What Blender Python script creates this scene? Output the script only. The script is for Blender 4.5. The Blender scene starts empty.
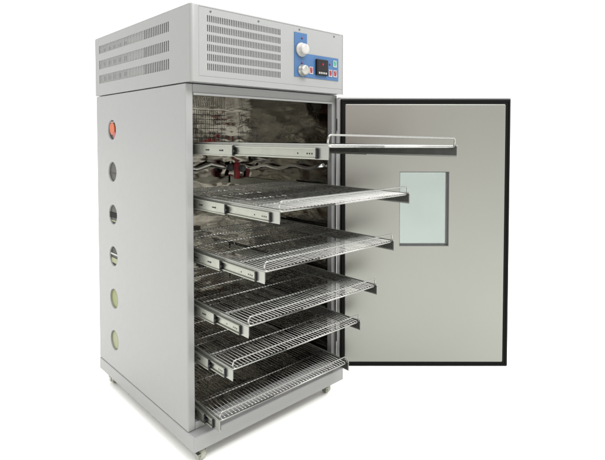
import bpy, bmesh, math, random
from mathutils import Vector, Matrix
random.seed(4)
R = math.radians
scene = bpy.context.scene
COL = scene.collection

# ------------------------------------------------------------------ materials
def mat(name, base, metal=0.0, rough=0.5, bump=None, rough_var=None, col_var=None, spec=0.5, trans=0.0, emit=None, coat=0.0, aniso=0.0, wave=None, ior=1.45):
    m = bpy.data.materials.new(name); m.use_nodes = True
    nt = m.node_tree; N = nt.nodes; L = nt.links
    b = N['Principled BSDF']
    b.inputs['Base Color'].default_value = (*base, 1)
    b.inputs['Metallic'].default_value = metal
    b.inputs['Roughness'].default_value = rough
    b.inputs['Specular IOR Level'].default_value = spec
    b.inputs['Transmission Weight'].default_value = trans
    b.inputs['IOR'].default_value = ior
    b.inputs['Coat Weight'].default_value = coat
    b.inputs['Anisotropic'].default_value = aniso
    if emit:
        b.inputs['Emission Color'].default_value = (*emit[0], 1); b.inputs['Emission Strength'].default_value = emit[1]
    tc = N.new('ShaderNodeTexCoord')
    if col_var:
        scale, amt = col_var
        n = N.new('ShaderNodeTexNoise'); n.inputs['Scale'].default_value = scale; n.inputs['Detail'].default_value = 6
        L.new(tc.outputs['Object'], n.inputs['Vector'])
        mx = N.new('ShaderNodeMix'); mx.data_type = 'RGBA'
        mx.inputs['A'].default_value = tuple(c*(1-amt) for c in base)+(1,)
        mx.inputs['B'].default_value = tuple(min(1, c*(1+amt)) for c in base)+(1,)
        L.new(n.outputs['Fac'], mx.inputs['Factor']); L.new(mx.outputs['Result'], b.inputs['Base Color'])
    if rough_var:
        scale, lo, hi = rough_var
        n = N.new('ShaderNodeTexNoise'); n.inputs['Scale'].default_value = scale; n.inputs['Detail'].default_value = 5
        L.new(tc.outputs['Object'], n.inputs['Vector'])
        mr = N.new('ShaderNodeMapRange'); mr.inputs['From Min'].default_value = .3; mr.inputs['From Max'].default_value = .7
        mr.inputs['To Min'].default_value = lo; mr.inputs['To Max'].default_value = hi
        L.new(n.outputs['Fac'], mr.inputs['Value']); L.new(mr.outputs['Result'], b.inputs['Roughness'])
    last = None
    for spec_b in (bump, wave):
        if not spec_b: continue
        scale, strength, dist = spec_b[:3]
        n = N.new('ShaderNodeTexNoise'); n.inputs['Scale'].default_value = scale
        n.inputs['Detail'].default_value = 2 if spec_b is wave else 5
        if len(spec_b) > 3:
            mp = N.new('ShaderNodeMapping'); mp.inputs['Scale'].default_value = spec_b[3]
            L.new(tc.outputs['Object'], mp.inputs['Vector']); L.new(mp.outputs['Vector'], n.inputs['Vector'])
        else:
            L.new(tc.outputs['Object'], n.inputs['Vector'])
        bp = N.new('ShaderNodeBump'); bp.inputs['Strength'].default_value = strength; bp.inputs['Distance'].default_value = dist
        L.new(n.outputs['Fac'], bp.inputs['Height'])
        if last: L.new(last.outputs['Normal'], bp.inputs['Normal'])
        L.new(bp.outputs['Normal'], b.inputs['Normal']); last = bp
    return m

M = {}
M['paint'] = mat('grey powder coat', (.192, .196, .194), rough=.36, bump=(900, .06, .001), rough_var=(30, .33, .37), wave=(2.4, .07, .01))
M['paint_flat'] = mat('grey powder coat flat', (.192, .196, .194), rough=.36, bump=(900, .06, .001), rough_var=(30, .33, .37))
M['liner'] = mat('stainless liner', (.36, .347, .315), metal=1, rough=.09, bump=(260, .05, .001, (1, .04, 1)), wave=(3.9, .48, .035, (1.0, .8, 1.8)), rough_var=(9, .04, .13), col_var=(5, .22))
M['pan'] = mat('door pan', (.200, .205, .187), metal=.8, rough=.38, rough_var=(4, .37, .40), wave=(1.6, .05, .02), bump=(500, .03, .001))
M['chrome'] = mat('chromed wire', (.36, .36, .35), metal=1, rough=.28, rough_var=(45, .22, .40), col_var=(25, .2), bump=(300, .15, .001))
M['rod'] = mat('chromed rod', (.26, .26, .248), metal=1, rough=.24, rough_var=(60, .18, .32), bump=(300, .15, .001))
M['zinc'] = mat('zinc plated slide', (.255, .26, .228), metal=.85, rough=.34, rough_var=(40, .26, .42), col_var=(14, .06))
M['bracket'] = mat('rack bracket', (.255, .26, .24), metal=.8, rough=.36, col_var=(20, .05))
M['rubber'] = mat('black rubber gasket', (.003, .003, .003), rough=.6, bump=(200, .1, .001), spec=.1)
M['bright_refl'] = mat('bright reflection', (.80, .80, .79), metal=1, rough=.22, col_var=(30, .08))
M['dark_refl'] = mat('dark bracket reflection', (.05, .05, .047), metal=.6, rough=.42, col_var=(30, .3))
M['seal'] = mat('grey window seal', (.05, .052, .05), rough=.5, spec=.3)
M['red_refl'] = mat('red reflection', (.22, .008, .015), rough=.35)
M['blackplastic'] = mat('black plastic', (.008, .0085, .009), rough=.4, spec=.2)
M['dark'] = mat('shade tone behind slots', (.10, .10, .105), rough=.8, col_var=(12, .5))
M['slot_lit'] = mat('lit tone behind slots', (.36, .36, .35), metal=0, rough=.5, col_var=(10, .2))
M['blue'] = mat('blue control panel film', (.028, .078, .175), rough=.38, col_var=(30, .04))
M['knob'] = mat('white knob', (.29, .287, .275), rough=.3)
M['dial'] = mat('metal dial', (.30, .30, .28), metal=.6, rough=.35)
M['red'] = mat('red switch', (.19, .009, .014), rough=.3)
M['green'] = mat('green switch', (.025, .20, .125), rough=.3)
M['white'] = mat('white plastic', (.30, .30, .295), rough=.4)
M['screen'] = mat('dark display', (.012, .010, .011), rough=.25, spec=.2)
M['digit'] = mat('red digits', (.2, .01, .02), emit=((.9, .05, .1), .35), rough=.4)
M['led'] = mat('unlit indicator lamp', (.05, .012, .06), rough=.2)
M['screw'] = mat('screw head', (.09, .09, .088), metal=.8, rough=.4)
M['glass'] = mat('pale green glass', (.192, .220, .209), trans=1, rough=.16, ior=1.45, wave=(3.5, .25, .03), col_var=(5, .14))  # tint noise puts the pane's uneven reflections into the colour
M['wheel'] = mat('caster wheel', (.28, .29, .24), rough=.5, col_var=(40, .15))
M['orange'] = mat('orange port view', (.34, .065, .012), rough=.5, col_var=(60, .35))
M['view_dark'] = mat('dark port view', (.015, .014, .012), rough=.55, col_var=(60, .4))
M['view_grey'] = mat('grey port view', (.035, .033, .028), rough=.55, col_var=(60, .3))
M['view_green'] = mat('yellow green port view', (.16, .18, .065), rough=.5, col_var=(40, .12))
M['view_pale'] = mat('pale yellow port view', (.20, .213, .117), rough=.5, col_var=(40, .12))
M['floor'] = mat('pale floor', (.955, .962, .93), rough=.6, col_var=(2, .01), spec=.2)

# ------------------------------------------------------------------ mesh helpers
def box(bm, x0, x1, y0, y1, z0, z1, bev=0.0, seg=2, mi=0):
    t = bmesh.new(); bmesh.ops.create_cube(t, size=1)
    for v in t.verts:
        v.co = Vector((x0+(v.co.x+.5)*(x1-x0), y0+(v.co.y+.5)*(y1-y0), z0+(v.co.z+.5)*(z1-z0)))
    if bev:
        bmesh.ops.bevel(t, geom=t.edges[:], offset=bev, segments=seg, affect='EDGES', profile=.5)
    merge(bm, t, mi)
def merge(bm, t, mi=0):
    off = {}
    for v in t.verts: off[v] = bm.verts.new(v.co)
    for f in t.faces:
        try: n = bm.faces.new([off[v] for v in f.verts]); n.material_index = mi
        except ValueError: pass
    t.free()
def tube(bm, pts, r, n=8, caps=True):
    pts = [Vector(p) for p in pts]; rings = []
    prev = None
    for i, p in enumerate(pts):
        if i == 0: d = (pts[1]-p)
        elif i == len(pts)-1: d = (p-pts[i-1])
        else: d = ((pts[i+1]-p).normalized()+(p-pts[i-1]).normalized())
        d.normalize()
        if prev is None:
            a = Vector((0, 0, 1)) if abs(d.z) < .9 else Vector((1, 0, 0))
            u = d.cross(a).normalized()
        else:
            u = (prev - d*prev.dot(d)).normalized()
        prev = u; w = d.cross(u)
        rings.append([bm.verts.new(p+u*(r*math.cos(2*math.pi*k/n))+w*(r*math.sin(2*math.pi*k/n))) for k in range(n)])
    for a, b in zip(rings, rings[1:]):
        for k in range(n):
            f = bm.faces.new([a[k], a[(k+1) % n], b[(k+1) % n], b[k]]); f.smooth = True
    if caps:
        bm.faces.new(rings[0][::-1]); bm.faces.new(rings[-1])
def lathe(bm, prof, origin, axis, n=24, mi=0):
    """prof: list of (radius, height along axis)."""
    o = Vector(origin); ax = Vector(axis).normalized()
    a = Vector((0, 0, 1)) if abs(ax.z) < .9 else Vector((1, 0, 0))
    u = ax.cross(a).normalized(); w = ax.cross(u)
    rings = []
    for r, h in prof:
        rings.append([bm.verts.new(o+ax*h+(u*math.cos(2*math.pi*k/n)+w*math.sin(2*math.pi*k/n))*max(r, 1e-5)) for k in range(n)])
    for p, q in zip(rings, rings[1:]):
        for k in range(n):
            f = bm.faces.new([p[k], p[(k+1) % n], q[(k+1) % n], q[k]]); f.smooth = True; f.material_index = mi
    bm.faces.new(rings[0][::-1]).material_index = mi; bm.faces.new(rings[-1]).material_index = mi
def fillet(pts, r, n=5):
    pts = [Vector(p) for p in pts]; out = [pts[0]]
    for a, b, c in zip(pts, pts[1:], pts[2:]):
        d1 = (a-b).normalized(); d2 = (c-b).normalized()
        p0 = b+d1*r; p2 = b+d2*r
        for i in range(n+1):
            t = i/n; out.append(p0*(1-t)**2+b*2*t*(1-t)+p2*t*t)
    out.append(pts[-1]); return out
def link(name, bm, m, parent=None, mw=None, fix=True):
    if fix: bmesh.ops.recalc_face_normals(bm, faces=bm.faces[:])
    me = bpy.data.meshes.new(name); bm.to_mesh(me); bm.free()
    o = bpy.data.objects.new(name, me); COL.objects.link(o)
    for x in (m if isinstance(m, (list, tuple)) else [m]): me.materials.append(x)
    if mw is not None: me.transform(mw)
    if parent: o.parent = parent
    return o
def part(name, m, parent, boxes=(), mw=None, bev=0.0):
    bm = bmesh.new()
    for b in boxes: box(bm, *b, bev=bev)
    return link(name, bm, m, parent, mw)
def cut(o, cutter_bm):
    me = bpy.data.meshes.new('cut'); bmesh.ops.recalc_face_normals(cutter_bm, faces=cutter_bm.faces[:]); cutter_bm.to_mesh(me); cutter_bm.free()
    c = bpy.data.objects.new('cut', me); COL.objects.link(c)
    md = o.modifiers.new('b', 'BOOLEAN'); md.operation = 'DIFFERENCE'; md.object = c; md.solver = 'EXACT'
    dg = bpy.context.evaluated_depsgraph_get()
    new = bpy.data.meshes.new_from_object(o.evaluated_get(dg))
    o.modifiers.clear(); old = o.data; new.name = old.name; o.data = new
    bpy.data.objects.remove(c)
def empty(name, loc):
    o = bpy.data.objects.new(name, None); o.empty_display_size = .1; o.location = loc; COL.objects.link(o); return o
def tag(o, label=None, cat=None, group=None, kind=None):
    for k, v in (('label', label), ('category', cat), ('group', group), ('kind', kind)):
        if v: o[k] = v

def slotted(bm, u0, u1, w0, w1, rows, nslots, slot_frac, s0, s1, t, place):
    """plate u0..u1 x w0..w1 with rows of slots; place(u,w,d) -> 3d point (d = depth into the plate)."""
    ws = [w0]
    for a, b in rows: ws += [a, b]
    ws.append(w1)
    us = [u0]; pitch = (s1-s0)/nslots
    for k in range(nslots):
        us += [s0+k*pitch, s0+k*pitch+pitch*slot_frac]
    us.append(u1)
    cache = {}
    def V(i, j, d):
        key = (i, j, d)
        if key not in cache: cache[key] = bm.verts.new(place(us[i], ws[j], d*t))
        return cache[key]
    hole = lambda i, j: (i % 2 == 1) and (j % 2 == 1)
    for i in range(len(us)-1):
        for j in range(len(ws)-1):
            if hole(i, j):
                for (a, b) in (((i, j), (i+1, j)), ((i+1, j), (i+1, j+1)), ((i+1, j+1), (i, j+1)), ((i, j+1), (i, j))):
                    bm.faces.new([V(*a, 0), V(*b, 0), V(*b, 1), V(*a, 1)])
            else:
                bm.faces.new([V(i, j, 0), V(i+1, j, 0), V(i+1, j+1, 0), V(i, j+1, 0)])
                bm.faces.new([V(i, j, 1), V(i, j+1, 1), V(i+1, j+1, 1), V(i+1, j, 1)])

# ------------------------------------------------------------------ dimensions (metres)
W, D, H = .80, .928, 1.642
Z1, Z2, P = 1.361, .0576, .044
FLOOR = -.066

# ------------------------------------------------------------------ setting
bm = bmesh.new(); s = 60
bm.faces.new([bm.verts.new(v) for v in ((-s, -s, FLOOR), (s, -s, FLOOR), (s, s, FLOOR), (-s, s, FLOOR))])
fl = link('floor', bm, M['floor']); tag(fl, kind='structure')

# ------------------------------------------------------------------ the cabinet
cab = empty('drying_cabinet', (0, 0, FLOOR))
tag(cab, 'light grey upright drying cabinet with its door swung open to the right', 'cabinet')
def CP(name, m, boxes=(), bev=0.0, parent=cab):
    o = part(name, m, None, boxes, None, bev)
    o.parent = parent; o.matrix_parent_inverse = Matrix.Translation((0, 0, -FLOOR)) if parent is cab else Matrix.Identity(4)
    return o
def CL(name, bm, m, parent=cab, fix=True):
    o = link(name, bm, m, None, fix=fix); o.parent = parent
    o.matrix_parent_inverse = Matrix.Translation((0, 0, -FLOOR)) if parent is cab else Matrix.Identity(4)
    return o

# plinth: shallow tray base with soft corners
CP('plinth', M['paint_flat'], [(0, W, 0, D, 0, Z2)], bev=.0045)
# side panels (the left one is the wide face in view), with six ports
bm = bmesh.new(); box(bm, .0015, .031, P, D-.002, Z2+.0015, Z1-.0025, bev=.004, seg=3)
side = CL('side_panel', bm, M['paint'])
ports = [1.194, .998, .797, .600, .398, .199]
cb = bmesh.new()
for z in ports: lathe(cb, [(.0475, -.06), (.0475, .06)], (0.01, .734, z), (1, 0, 0), 40)
cut(side, cb)
for f in side.data.polygons: f.use_smooth = False
views = ['orange', 'view_grey', 'view_dark', 'view_mix', 'view_green', 'view_green2']
for z, pk in zip(ports, views):
    bm = bmesh.new()   # sleeve ring lining the opening
    n = 40
    rr = []
    for (r, x) in ((.0474, .0022), (.0462, .0016), (.0455, .0035), (.0455, .034), (.0474, .034)):
        rr.append([bm.verts.new((x, .734+r*math.cos(2*math.pi*k/n), z+r*math.sin(2*math.pi*k/n))) for k in range(n)])
    for a, b in zip(rr, rr[1:]+rr[:1]):
        for k in range(n):
            bm.faces.new([a[k], a[(k+1) % n], b[(k+1) % n], b[k]]).smooth = True
    port = CL('port_hole', bm, M['paint_flat'])
    bm = bmesh.new()
    # view through each hole, reflections put into coloured discs and bars
    mats = {'orange': [M['view_dark'], M['orange'], M['white'], M['red_refl']], 'view_grey': [M['view_grey'], M['view_dark'], M['view_grey']],
            'view_dark': [M['view_grey'], M['rubber'], M['view_pale']], 'view_mix': [M['view_dark'], M['white'], M['view_pale']],
            'view_green': [M['view_green']]*3, 'view_green2': [M['view_green'], M['view_green'], M['view_pale']]}[pk]
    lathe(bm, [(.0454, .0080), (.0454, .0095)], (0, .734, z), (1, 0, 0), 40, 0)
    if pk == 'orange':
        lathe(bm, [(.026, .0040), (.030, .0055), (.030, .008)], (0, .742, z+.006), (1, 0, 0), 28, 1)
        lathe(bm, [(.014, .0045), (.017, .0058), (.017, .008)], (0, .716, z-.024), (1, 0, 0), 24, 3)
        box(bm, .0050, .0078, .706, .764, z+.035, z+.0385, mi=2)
    elif pk == 'view_grey':
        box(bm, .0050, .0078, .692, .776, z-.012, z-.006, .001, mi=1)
    elif pk == 'view_dark':
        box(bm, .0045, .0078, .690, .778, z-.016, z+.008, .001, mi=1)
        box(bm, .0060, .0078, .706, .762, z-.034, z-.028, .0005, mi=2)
    elif pk == 'view_mix':
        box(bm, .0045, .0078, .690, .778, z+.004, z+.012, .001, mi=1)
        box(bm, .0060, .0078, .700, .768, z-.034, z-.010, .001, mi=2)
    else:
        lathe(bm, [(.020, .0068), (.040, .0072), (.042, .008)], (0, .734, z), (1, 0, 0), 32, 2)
    link('port_view', bm, mats, port)
CP('side_panel', M['paint_flat'], [(.772, .7985, P, D-.002, Z2+.0015, Z1-.0012)], bev=.004)
CP('back_panel', M['paint_flat'], [(.0315, .7715, D-.02, D-.004, Z2+.002, Z1-.003)])
# front frame around the opening
CP('door_frame', M['paint_flat'], [(.0313, .7717, P+.001, P+.03, 1.326, Z1-.003), (.0313, .7717, P+.001, P+.03, Z2+.0015, .086),
                                   (.764, .7717, P+.001, P+.03, .0862, 1.3258)], bev=.0015)
for z in (.2, 1.22): CP('hinge', M['zinc'], [(.799, .806, .028, .060, z-.03, z+.03)], bev=.002)
CP('frame_lip', M['paint_flat'], [(.0313, .7636, P-.005, P+.004, 1.3165, 1.3255)], bev=.002)
# liner (stainless box open to the front)
bm = bmesh.new()
x0, x1, y0, y1, z0, z1 = .0325, .7635, P+.032, .88, .088, 1.3225
box(bm, x0-.0008, x0, y0, y1, z0, z1); box(bm, x1, x1+.004, y0, y1, z0, z1); box(bm, x0, x1, y1, y1+.004, z0, z1)
box(bm, x0, x1, y0, y1, z1, z1+.001); box(bm, x0, x1, y0, y1, z0-.002, z0)
CL('liner', bm, M['liner'])
# perforated air baffle on the back wall and fan guard
bm = bmesh.new()
for k in range(24): tube(bm, [(.06+.028*k, .868, 1.10), (.06+.028*k, .868, 1.315)], .0014, 6)
for k in range(9): tube(bm, [(.05, .8655, 1.105+.026*k), (.715, .8655, 1.105+.026*k)], .0014, 6)
CL('air_guard', bm, M['chrome'])
# wall reflections built as solid shapes: wavy bright tube, red block, dark pads
bm = bmesh.new()
pp = [(.05+.046*k, .853, .992+.010*math.sin(k*1.7)+.006*math.sin(k*.6)) for k in range(15)]
tube(bm, pp+[(.728, .845, .985), (.738, .825, .985)], .0135, 14)
CL('reflection_tube', bm, M['bright_refl'])
bm = bmesh.new()
tube(bm, [(.742, .80-.048*k, .990+.009*math.sin(k*1.3+.5)+.002*k) for k in range(16)], .0095, 12)
CL('reflection_tube', bm, M['bright_refl'])
bm = bmesh.new(); box(bm, .715, .745, .765, .790, .920, 1.015, .004)
refl_block = CL('reflection_block', bm, M['red_refl'])
for dy in (-.070, .045):
    bm = bmesh.new(); lathe(bm, [(.003, .0), (.020, .004), (.022, .010), (.020, .016), (.004, .018)], (.718, .775+dy, .985), (-.7, -.7, 0), 24)
    link('reflection_pad', bm, M['seal'], refl_block)

# ---- head housing with grilles
hz0, hz1 = Z1, H
bm = bmesh.new()
T = .0016
rows_f = [(1.4065, 1.4315), (1.4415, 1.4665), (1.4765, 1.5015), (1.5115, 1.5365), (1.547, 1.572), (1.5825, 1.6065)]
rows_s = [(1.419, 1.459), (1.488, 1.529), (1.562, 1.600)]
# carcass: folded sheet (top, bottom, back, right) and the outer rims
box(bm, .001, W-.001, .03, D-.001, hz1-.003, hz1-.0006, .0008)
box(bm, .003, W-.003, .002, D-.003, hz0+.0004, hz0+.003)
box(bm, .001, W-.001, D-.003, D, hz0+.001, hz1-.003)
box(bm, W-.003, W, .01, D-.003, hz0+.001, hz1-.003)
CL('head_housing', bm, M['paint_flat'])
# left side of the head (slotted, rounded into the front)
bm = bmesh.new()
slotted(bm, .0125, D, hz0+.0005, hz1-.006, rows_s, 46, .52, .166, .884, T, lambda u, w, d: (d, u, w))
side_g = CL('vent_panel', bm, M['paint'])
# front fascia: quarter-round corner, border, inset plate line
bm = bmesh.new()
n = 8
prof = [(0, .0125)]+[(.012*(1-math.cos(a)), .012*(1-math.sin(a))) for a in [math.pi/2*k/n for k in range(n+1)]]+[(W-.012, 0)]+[(W-.012+.012*math.sin(a), .012*(1-math.cos(a))) for a in [math.pi/2*k/n for k in range(1, n+1)]]
# border ring of the fascia (around the inset plate), as extruded columns
def col(xa, ya, xb, yb, za, zb, nz=1):
    for k in range(nz):
        a, b = za+(zb-za)*k/nz, za+(zb-za)*(k+1)/nz
        f = bm.faces.new([bm.verts.new((xa, ya, a)), bm.verts.new((xb, yb, a)), bm.verts.new((xb, yb, b)), bm.verts.new((xa, ya, b))]); f.smooth = True
zt = hz1-.006
for (xa, ya), (xb, yb) in zip(prof, prof[1:]):
    if xb-xa < .1:
        col(xa, ya, xb, yb, hz0+.0005, zt)
    else:
        IX0, IX1, IZ0, IZ1 = .031, W-.001-.012, 1.3835, 1.5985
        col(xa, 0, IX0, 0, hz0+.0005, zt)
        col(IX0, 0, IX1, 0, hz0+.0005, IZ0)
        col(IX0, 0, IX1, 0, 1.634, zt)
# soft top and bottom lips that roll back
def roll(z, sgn, h):
    pr = prof
    for k in range(4):
        a0, a1 = math.pi/2*k/4, math.pi/2*(k+1)/4
        for (xa, ya), (xb, yb) in zip(pr, pr[1:]):
            def off(x, y, a):
                cx = min(max(x, .012), W-.012); cy = max(y, .012)
                dx, dy = x-cx, y-cy; s_ = 1-(1-math.cos(a))*.35
                yy = y+(1-math.cos(a))*h if y < .012 else y
                return (cx+dx*s_, yy, z+sgn*h*math.sin(a))
            f = bm.faces.new([bm.verts.new(off(xa, ya, a0)), bm.verts.new(off(xb, yb, a0)), bm.verts.new(off(xb, yb, a1)), bm.verts.new(off(xa, ya, a1))]); f.smooth = True
    
roll(zt, 1, .006)
bmesh.ops.remove_doubles(bm, verts=bm.verts[:], dist=.00005)
fas = CL('fascia', bm, M['paint'], fix=True)
# top skin
CP('top_panel', M['paint_flat'], [(.0042, W-.0042, .006, D-.0005, H-.0022, H-.0002)])
CP('top_panel', M['paint_flat'], [(.0003, .004, .0125, D-.0005, hz1-.0061, H-.0006)], bev=.0017)
# grille plate let into the fascia (a 1 mm shadow line round it)
bm = bmesh.new()
slotted(bm, .0318, .4845, 1.3843, 1.6332, rows_f, 44, .5, .0665, .4165, T, lambda u, w, d: (u, .0006+d, w))
grille = CL('vent_panel', bm, M['paint_flat'])
CP('fascia_plate', M['paint_flat'], [(.4846, W-.0125, .0006, .0022, 1.3843, 1.6332)])
CP('fascia_backing', M['rubber'], [(.0312, .034, .003, .006, 1.3836, 1.6338), (.031, .787, .003, .006, 1.381, 1.3855)])
# screws along the top edge of the fascia
for x in (.081, .300, .518, .731):
    bm = bmesh.new(); lathe(bm, [(.0042, 0), (.0042, .0012), (.003, .002), (.0005, .0022)], (x, .0006, 1.6215), (0, -1, 0), 14)
    CL('screw', bm, M['screw'])
# inside the head: added sheets whose tones put shade and light behind the slots
CP('slot_shade_sheet', M['dark'], [(.05, .62, .014, .020, hz0+.01, hz1-.012)])
CP('slot_shade_sheet', M['dark'], [(.0135, .016, .150, .400, hz0+.01, hz1-.012)])
bm = bmesh.new()
box(bm, .0085, .011, .402, .905, hz0+.01, 1.405)
slotted(bm, .402, .905, 1.407, hz1-.012, [(1.43, 1.452), (1.500, 1.52), (1.57, 1.585)], 16, .55, .55, .89, .002, lambda u, w, d: (.0085+d, u, w))
CL('slot_lit_sheet', bm, M['slot_lit'])

# ---- control panel (L-shaped film with knobs and switches)
bm = bmesh.new()
pts = [(.488, 1.420), (.7575, 1.420), (.7575, 1.523), (.560, 1.523), (.560, 1.608), (.488, 1.608)]
yb, yf = .0005, -.0022
A = [bm.verts.new((x, yf, z)) for x, z in pts]; B = [bm.verts.new((x, yb, z)) for x, z in pts]
bm.faces.new(A); bm.faces.new(B[::-1])
for k in range(6): bm.faces.new([A[k], B[k], B[(k+1) % 6], A[(k+1) % 6]])
cp = CL('control_panel', bm, M['blue'])
def KL(name, bm, m): return link(name, bm, m, cp)
Y = yf
bm = bmesh.new()
lathe(bm, [(.0305, .0), (.0305, .006), (.029, .009), (.0245, .011), (.0235, .026), (.021, .031), (.015, .033), (.0005, .0335)], (.525, Y, 1.536), (0, -1, 0), 32)
box(bm, .5235, .5265, Y-.0342, Y-.028, 1.538, 1.556, .0006)
KL('knob', bm, M['knob'])
bm = bmesh.new()
lathe(bm, [(.0255, .0), (.0255, .004), (.022, .006), (.022, .020), (.020, .024), (.012, .026), (.0005, .0262)], (.5325, Y, 1.4485), (0, -1, 0), 32)
box(bm, .5313, .5337, Y-.0270, Y-.020, 1.449, 1.467, .0005)
for k in range(9):
    a = R(40+k*32.5)
    box(bm, .5325+.0238*math.sin(a)-.0006, .5325+.0238*math.sin(a)+.0006, Y-.0046, Y-.0035, 1.4485-.0238*math.cos(a)-.0006, 1.4485-.0238*math.cos(a)+.0006)
KL('dial', bm, M['dial'])
def switch(x, z, w, h, m, name='rocker_switch'):
    bm = bmesh.new(); fw = .0035
    for b in ((x-w/2, x+w/2, Y-.003, Y, z+h/2-fw, z+h/2), (x-w/2, x+w/2, Y-.003, Y, z-h/2, z-h/2+fw),
              (x-w/2, x-w/2+fw, Y-.003, Y, z-h/2+fw, z+h/2-fw), (x+w/2-fw, x+w/2, Y-.003, Y, z-h/2+fw, z+h/2-fw)):
        box(bm, *b, mi=0)
    # tilted rocker
    t = bmesh.new(); box(t, x-w/2+fw, x+w/2-fw, Y-.0045, Y-.0002, z-h/2+fw, z+h/2-fw, .0006)
    for v in t.verts:
        if v.co.y < Y-.003: v.co.y -= .0025*(v.co.z-z)/(h/2)
    merge(bm, t, 1)
    # moulded bars on the rocker
    box(bm, x-.0012, x+.0012, Y-.0078, Y-.0040, z+h*.12, z+h*.30, mi=0)
    return KL(name, bm, [M['white'], m])
switch(.583, 1.4535, .021, .031, M['red'])
switch(.7035, 1.4515, .022, .031, M['red'])
switch(.7335, 1.4515, .022, .031, M['red'])
switch(.7325, 1.4965, .022, .030, M['green'])
for x, z in ((.531, 1.587), (.5305, 1.4805), (.7005, 1.4915)):
    bm = bmesh.new(); lathe(bm, [(.0055, 0), (.0055, .001), (.0042, .003), (.0005, .004)], (x, Y, z), (0, -1, 0), 16)
    KL('indicator_lamp', bm, M['led'])
# temperature controller
bm = bmesh.new(); box(bm, .610, .680, Y-.012, Y-.0001, 1.436, 1.506, .002)
ctl = KL('controller', bm, M['blackplastic'])
bm = bmesh.new(); box(bm, .616, .674, Y-.0126, Y-.0119, 1.456, 1.500)
KL('display', bm, M['screen'])
def seg7(bm, x, z, h, segs):
    w = h*.55; t = h*.11; y0, y1 = Y-.0131, Y-.01255
    S = {'a': (0, w, h-t, h), 'd': (0, w, 0, t), 'g': (0, w, h/2-t/2, h/2+t/2), 'f': (0, t, h/2, h), 'b': (w-t, w, h/2, h), 'e': (0, t, 0, h/2), 'c': (w-t, w, 0, h/2)}
    for s_ in segs: a = S[s_]; box(bm, x+a[0], x+a[1], y0-.00002*ord(s_), y1, z+a[2], z+a[3])
bm = bmesh.new()
seg7(bm, .642, 1.480, .0085, 'abcdefg')
KL('display_digit', bm, M['digit'])
bm = bmesh.new()
for k in range(4): box(bm, .6195+k*.0135, .6295+k*.0135, Y-.0136, Y-.0119, 1.4415, 1.4500, .0008)
KL('key', bm, M['dial'])

# ---- casters
def caster(x, y):
    bm = bmesh.new()
    box(bm, x-.022, x+.022, y-.022, y+.022, -.006, -.0008, .001)
    lathe(bm, [(.015, -.016), (.015, -.006)], (x, y, 0), (0, 0, 1), 18)
    for s_ in (-1, 1):
        box(bm, x+s_*.0135-.0012, x+s_*.0135+.0012, y-.014, y+.018, -.050, -.012, .0008)
    c = CL('caster', bm, M['zinc'])
    bm = bmesh.new(); r = .0258
    lathe(bm, [(.019, -.011), (r-.002, -.011), (r, -.008), (r, .008), (r-.002, .011), (.019, .011)], (x, y+.006, FLOOR+r), (1, 0, 0), 28)
    link('wheel', bm, M['wheel'], c)
    bm = bmesh.new(); box(bm, x-.030, x-.016, y-.028, y+.006, -.030, -.025, .001); box(bm, x-.0305, x-.027, y-.028, y-.008, -.046, -.0255, .0008)
    link('brake_pedal', bm, M['zinc'], c)
for x, y in ((.055, .045), (W-.055, .060), (.050, D-.065), (W-.055, D-.06)): caster(x, y)

# ---- the door, in its own frame: s along the leaf, t out of its inner face (towards the viewer), z up
DX = Vector((.72215, -.69174, 0)); DN = Vector((-.69174, -.72215, 0)); DO = Vector((.80, 0, 0))
MW = Matrix(((DX.x, DN.x, 0, DO.x), (DX.y, DN.y, 0, DO.y), (0, 0, 1, 0), (0, 0, 0, 1)))
S0, S1, DZ0, DZ1 = -.0325, .7850, .0655, 1.348
wx0, wx1, wz0, wz1 = .2615, .4940, .647, .999
def wincut():
    c = bmesh.new(); box(c, wx0, wx1, -.2, .2, wz0, wz1); return c
bm = bmesh.new(); box(bm, S0, S1, -.036, 0, DZ0, DZ1, .003)
door = CL('door', bm, M['paint_flat']); cut(door, wincut()); door.data.transform(MW)
bm = bmesh.new(); g = .021
gs0, gs1, gz0, gz1 = -.0175, S1-.005, DZ0+.0025, DZ1-.0085
for b in ((gs0, gs1, -.001, .009, gz1-.0245, gz1), (gs0, gs1, -.001, .009, gz0, gz0+.024), (gs0, gs0+.0225, -.001, .0088, gz0+.001, gz1-.001), (gs1-.0245, gs1, -.001, .0088, gz0+.001, gz1-.001)):
    box(bm, *b, bev=.004, seg=3)
for b in ((gs0+.004, gs1-.004, .008, .0125, gz1-.011, gz1-.007), (gs0+.004, gs1-.004, .008, .0125, gz0+.007, gz0+.011), (gs1-.011, gs1-.007, .008, .0125, gz0+.008, gz1-.008), (gs0+.007, gs0+.011, .008, .0125, gz0+.008, gz1-.008)):
    box(bm, *b, bev=.0015)
gk = link('gasket', bm, M['rubber'], door, MW)
bm = bmesh.new()
t = bmesh.new(); box(t, gs0+.021, gs1-.0235, 0, .012, gz0+.0225, gz1-.023)
ve = [e for e in t.edges if abs(e.verts[0].co.z-e.verts[1].co.z) < 1e-6 and abs(e.verts[0].co.x-e.verts[1].co.x) < 1e-6]
bmesh.ops.bevel(t, geom=ve, offset=.006, segments=4, affect='EDGES', profile=.5)
fe = [e for e in t.edges if e.verts[0].co.y > .0119 and e.verts[1].co.y > .0119]
bmesh.ops.bevel(t, geom=fe, offset=.004, segments=3, affect='EDGES', profile=.5)
merge(bm, t)
pan = link('inner_panel', bm, M['pan'], door); cut(pan, wincut()); pan.data.transform(MW)
for f in pan.data.polygons: f.use_smooth = False
fw = .003
bm = bmesh.new()
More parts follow.
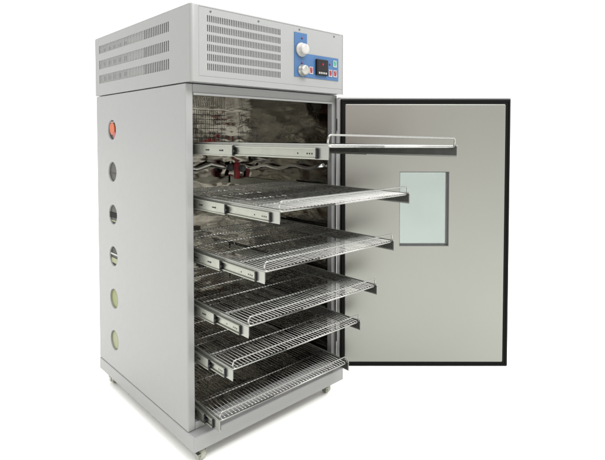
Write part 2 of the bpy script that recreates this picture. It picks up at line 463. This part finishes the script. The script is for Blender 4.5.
for b in ((wx0+.0002, wx1-.0002, -.035, .0105, wz1-fw, wz1-.0002), (wx0+.0002, wx1-.0002, -.035, .0105, wz0+.0002, wz0+fw), (wx0+.0002, wx0+fw-.001, -.0348, .0103, wz0+fw, wz1-fw), (wx1-fw-.001, wx1-.0002, -.0348, .0103, wz0+fw, wz1-fw)):
    box(bm, *b)
wf = link('window_seal', bm, M['seal'], door, MW)
bm = bmesh.new(); box(bm, wx0+.003, wx1-.004, -.002, .004, wz0+.0035, wz1-.0035)
link('window_pane', bm, M['glass'], door, MW)
bm = bmesh.new()
tube(bm, fillet([(.735, -.036, .60), (.735, -.085, .60), (.735, -.085, .82), (.735, -.036, .82)], .02), .009, 10)
link('handle', bm, M['chrome'], door, MW)

# ------------------------------------------------------------------ sliding wire racks
LX, RX, DEP = .058, .728, .76     # rack width and depth; its own frame has the front edge at y = 0, wires at z = 0
MY = .335
def make_rack(mid, with_label=True):
    r = empty('wire_rack', (0, 0, 0))
    # frame: rod rectangle + cross rods below the wires
    bm = bmesh.new(); q = .0034
    tube(bm, fillet([(LX+.25, .004, -.003), (LX+.006, .004, -.003), (LX+.006, DEP, -.003), (RX-.006, DEP, -.003), (RX-.006, .004, -.003), (LX+.25, .004, -.003)], .012), q, 8)
    for y in (.163, .322, .481, .640): tube(bm, [(LX+.004, y, -.0042), (RX-.004, y, -.0042)], .0029, 8)
    link('frame', bm, M['rod'], r)
    bm = bmesh.new(); nw = 43
    for k in range(nw):
        x = LX+.012+(RX-LX-.024)*k/(nw-1)
        jz = random.uniform(-.0004, .0004); jx = random.uniform(-.0014, .0014)
        sag = random.uniform(-.0012, .0004)
        tube(bm, [(x+jx, .0050, .0010), (x+jx*.4, DEP*.27, .0010+jz), (x, DEP*.55, .0007+jz+sag), (x-jx, DEP-.002, .0008+jz)], .00135, 6)
    link('wire_grid', bm, M['chrome'], r)
    bm = bmesh.new()
    tube(bm, fillet([(LX+.004, .006, -.004), (LX+.004, .002, .029), (RX-.004, .002, .029), (RX-.004, .006, -.004)], .012, 6), .0029, 10)
    link('guard_rail', bm, M['rod'], r)
    for sx in (0, 1):
        mx = (lambda x: x) if sx == 0 else (lambda x: LX+RX-x)
        def bx(bm, a, b, *rest, **k):
            p, q_ = mx(a), mx(b); box(bm, min(p, q_), max(p, q_), *rest, **k)
        # folded carrier bracket: upright plate, top flange, front return
        bm = bmesh.new()
        bx(bm, LX-.0025, LX-.0005, -.004, DEP, -.040, -.0010, bev=.0006)
        bx(bm, LX-.0025, LX+.004, -.0045, DEP, -.0008, .0042, bev=.0012)
        br = link('side_bracket', bm, M['bracket'], r)
        bm = bmesh.new(); bx(bm, LX-.0004, LX+.0035, -.0030, DEP-.01, -.0340, -.0030, bev=.0008)  # dark reflection on the bracket's inner face, put into a strip's colour
        link('dark_reflection_strip', bm, M['dark_refl'], br)
        # inner slide member: C channel with rolled lips, holes near the tip
        bm = bmesh.new(); y0 = .040
        bx(bm, LX-.0052, LX-.0030, y0, DEP, -.034, -.012)
        bx(bm, LX-.0105, LX-.0030, y0, DEP, -.0395, -.0345, bev=.0016)
        bx(bm, LX-.0105, LX-.0030, y0, DEP, -.0118, -.0068, bev=.0016)
        sl = link('slide_member', bm, M['zinc'], r)
        bm = bmesh.new()
        bx(bm, LX-.0098, LX-.0032, y0-.007, y0-.0002, -.038, -.0085, bev=.001)
        link('slide_stop', bm, M['blackplastic'], sl)
        for y in (.058, .068, .078, .118):
            bm = bmesh.new(); p = mx(LX-.0053); lathe(bm, [(.0026, 0), (.0026, .0004)], (p, y0+y-.04, -.024), (-1 if sx == 0 else 1, 0, 0), 10)
            link('slide_hole', bm, M['blackplastic'], sl)
        # intermediate member
        bm = bmesh.new()
        bx(bm, LX-.0135, LX-.0112, mid, DEP+.06, -.0385, -.008)
        bx(bm, LX-.0175, LX-.0112, mid, DEP+.06, -.0430, -.0385, bev=.0013)
        bx(bm, LX-.0175, LX-.0112, mid, DEP+.06, -.0080, -.0035, bev=.0013)
        im = link('slide_member', bm, M['zinc'], r)
        bm = bmesh.new()
        bx(bm, LX-.0172, LX-.0040, mid-.012, mid-.0005, -.029, -.020, bev=.001)
        bx(bm, LX-.0172, LX-.0100, mid-.006, mid-.0005, -.040, -.0060, bev=.001)
        link('slide_stop', bm, M['blackplastic'], im)
        for y in (.06, .15):
            bm = bmesh.new(); p = mx(LX-.0136); lathe(bm, [(.0035, 0), (.0035, .0004)], (p, mid+y, -.0235), (-1 if sx == 0 else 1, 0, 0), 10)
            bx(bm, LX-.0139, LX-.0135, mid+y+.002, mid+y+.022, -.0260, -.0215)
            link('slide_hole', bm, M['blackplastic'], im)
    return r

rack_data = [  # front y, height, tilt about the front-back axis (deg), label
    (-.630, 1.1335, .9, 'topmost chrome wire rack, pulled out furthest, at eye level across the door'),
    (-.420, .9350, 0, 'second wire rack from the top, its far corner in front of the door window'),
    (-.345, .7330, .1, 'third wire rack from the top, ending just below left of the door window'),
    (-.257, .5300, .4, 'fourth wire rack from the top, third up from the plinth'),
    (-.164, .3500, .5, 'fifth wire rack, directly above the lowest one'),
    (-.080, .1370, -.4, 'lowest chrome wire rack, barely pulled out, just above the plinth'),
]
for (yf_, z, tilt, lab) in rack_data:
    mid = (-yf_+.10)*.60 if yf_ < -.5 else (-yf_+.075)*.56+.0
    r = make_rack(mid)
    r.location = (0, yf_, z)
    r.rotation_euler = (0, R(tilt), R(-1.1) if z < .2 else 0)
    if tilt: r.location.z = z + math.sin(R(tilt))*(LX+RX)/2
    tag(r, lab, 'oven rack', 'sliding wire racks in the cabinet')
# fixed outer slide members belong to the cabinet
for (yf_, z, tilt, lab) in rack_data:
    for sx in (0, 1):
        bm = bmesh.new()
        mx = (lambda x: x) if sx == 0 else (lambda x: LX+RX-x)
        def bx(a, b, *rest, **k):
            p, q_ = mx(a), mx(b); box(bm, min(p, q_), max(p, q_), *rest, **k)
        bx(LX-.0215, LX-.0190, .078, .87, z-.044, z-.003)
        bx(LX-.0240, LX-.0190, .078, .87, z-.050, z-.0442, bev=.001)
        CL('fixed_slide', bm, M['zinc'])

# ------------------------------------------------------------------ world: bright white surroundings, a dimmer workshop behind the camera
w = bpy.data.worlds.new('World'); scene.world = w; w.use_nodes = True
nt = w.node_tree; N = nt.nodes; L = nt.links; N.clear()
out = N.new('ShaderNodeOutputWorld'); bg = N.new('ShaderNodeBackground'); L.new(bg.outputs[0], out.inputs[0])
tc = N.new('ShaderNodeTexCoord')
def dot(vec):
    d = N.new('ShaderNodeVectorMath'); d.operation = 'DOT_PRODUCT'; d.inputs[1].default_value = vec
    L.new(tc.outputs['Generated'], d.inputs[0]); return d.outputs['Value']
def mrange(v, a, b, c, d_, smooth=True):
    m = N.new('ShaderNodeMapRange'); m.interpolation_type = 'SMOOTHSTEP' if smooth else 'LINEAR'
    for k, x in zip(('From Min', 'From Max', 'To Min', 'To Max'), (a, b, c, d_)): m.inputs[k].default_value = x
    L.new(v, m.inputs['Value']); return m.outputs['Result']
def math_(op, a, b):
    m = N.new('ShaderNodeMath'); m.operation = op
    for i, x in enumerate((a, b)):
        if isinstance(x, (int, float)): m.inputs[i].default_value = x
        else: L.new(x, m.inputs[i])
    return m.outputs[0]
def mix(f, a, b):
    m = N.new('ShaderNodeMix'); m.data_type = 'RGBA'
    for k, x in (('Factor', f), ('A', a), ('B', b)):
        if isinstance(x, tuple): m.inputs[k].default_value = (*x, 1)
        elif isinstance(x, (int, float)): m.inputs[k].default_value = x
        else: L.new(x, m.inputs[k])
    return m.outputs['Result']
fwd = dot((.692, .722, 0)); up = dot((0, 0, 1))
nz = N.new('ShaderNodeTexNoise'); nz.inputs['Scale'].default_value = 3.2; nz.inputs['Detail'].default_value = 4; L.new(tc.outputs['Generated'], nz.inputs['Vector'])
back = mix(mrange(nz.outputs['Fac'], .43, .58, 0, 1), (.04, .04, .038), (.80, .79, .74))
side_mul = mrange(dot((.722, -.692, 0)), -.45, .5, .32, 1.6)
vm = N.new('ShaderNodeVectorMath'); vm.operation = 'SCALE'; L.new(back, vm.inputs[0]); L.new(side_mul, vm.inputs['Scale']); back = vm.outputs[0]
redd = dot(Vector((-.75, -.62, .18)).normalized())
back = mix(mrange(redd, .955, .975, 0, 1), back, (.45, .03, .04))
front_mask = mrange(fwd, -.25, .15, 0, 1)
horiz = mix(front_mask, back, (1.12, 1.12, 1.12))
ceil = mix(mrange(up, .45, .75, 0, 1), horiz, (2.3, 2.3, 2.28))
L.new(ceil, bg.inputs['Color']); bg.inputs['Strength'].default_value = 1.0

# one soft unseen fill lamp, added to brighten the front faces
ld = bpy.data.lights.new('fill_lamp', 'AREA'); ld.shape = 'RECTANGLE'; ld.size = 2.4; ld.size_y = 1.2; ld.energy = 95
lo = bpy.data.objects.new('fill_lamp', ld); COL.objects.link(lo); lo.location = (.3, -2.4, 3.6)
lo.rotation_euler = (Vector((.3, 0, .8))-lo.location).to_track_quat('-Z', 'Y').to_euler()

# ------------------------------------------------------------------ camera
cd = bpy.data.cameras.new('camera'); cam = bpy.data.objects.new('camera', cd); COL.objects.link(cam)
cd.sensor_fit = 'HORIZONTAL'; cd.sensor_width = 36; cd.lens = 489.0014/605*36
cd.shift_x = -(315.7575-302.5)/605; cd.shift_y = (153.332-230)/605
cd.clip_start = .02; cd.clip_end = 300
y_, p_, r_ = .7638898, .0337363, .0008401
F = Vector((math.sin(y_)*math.cos(p_), math.cos(y_)*math.cos(p_), -math.sin(p_)))
Rr = Vector((math.cos(y_), -math.sin(y_), 0)); U = Rr.cross(F)
R2 = Rr*math.cos(r_)+U*math.sin(r_); U2 = -Rr*math.sin(r_)+U*math.cos(r_)
cam.matrix_world = Matrix(((R2.x, U2.x, -F.x, -.891285), (R2.y, U2.y, -F.y, -1.5728), (R2.z, U2.z, -F.z, 1.162218), (0, 0, 0, 1)))
scene.camera = cam
scene.render.resolution_x, scene.render.resolution_y = 1024, 779
scene.view_settings.view_transform = 'Standard'; scene.view_settings.look = 'None'
scene.view_settings.exposure = .6; scene.view_settings.gamma = 1
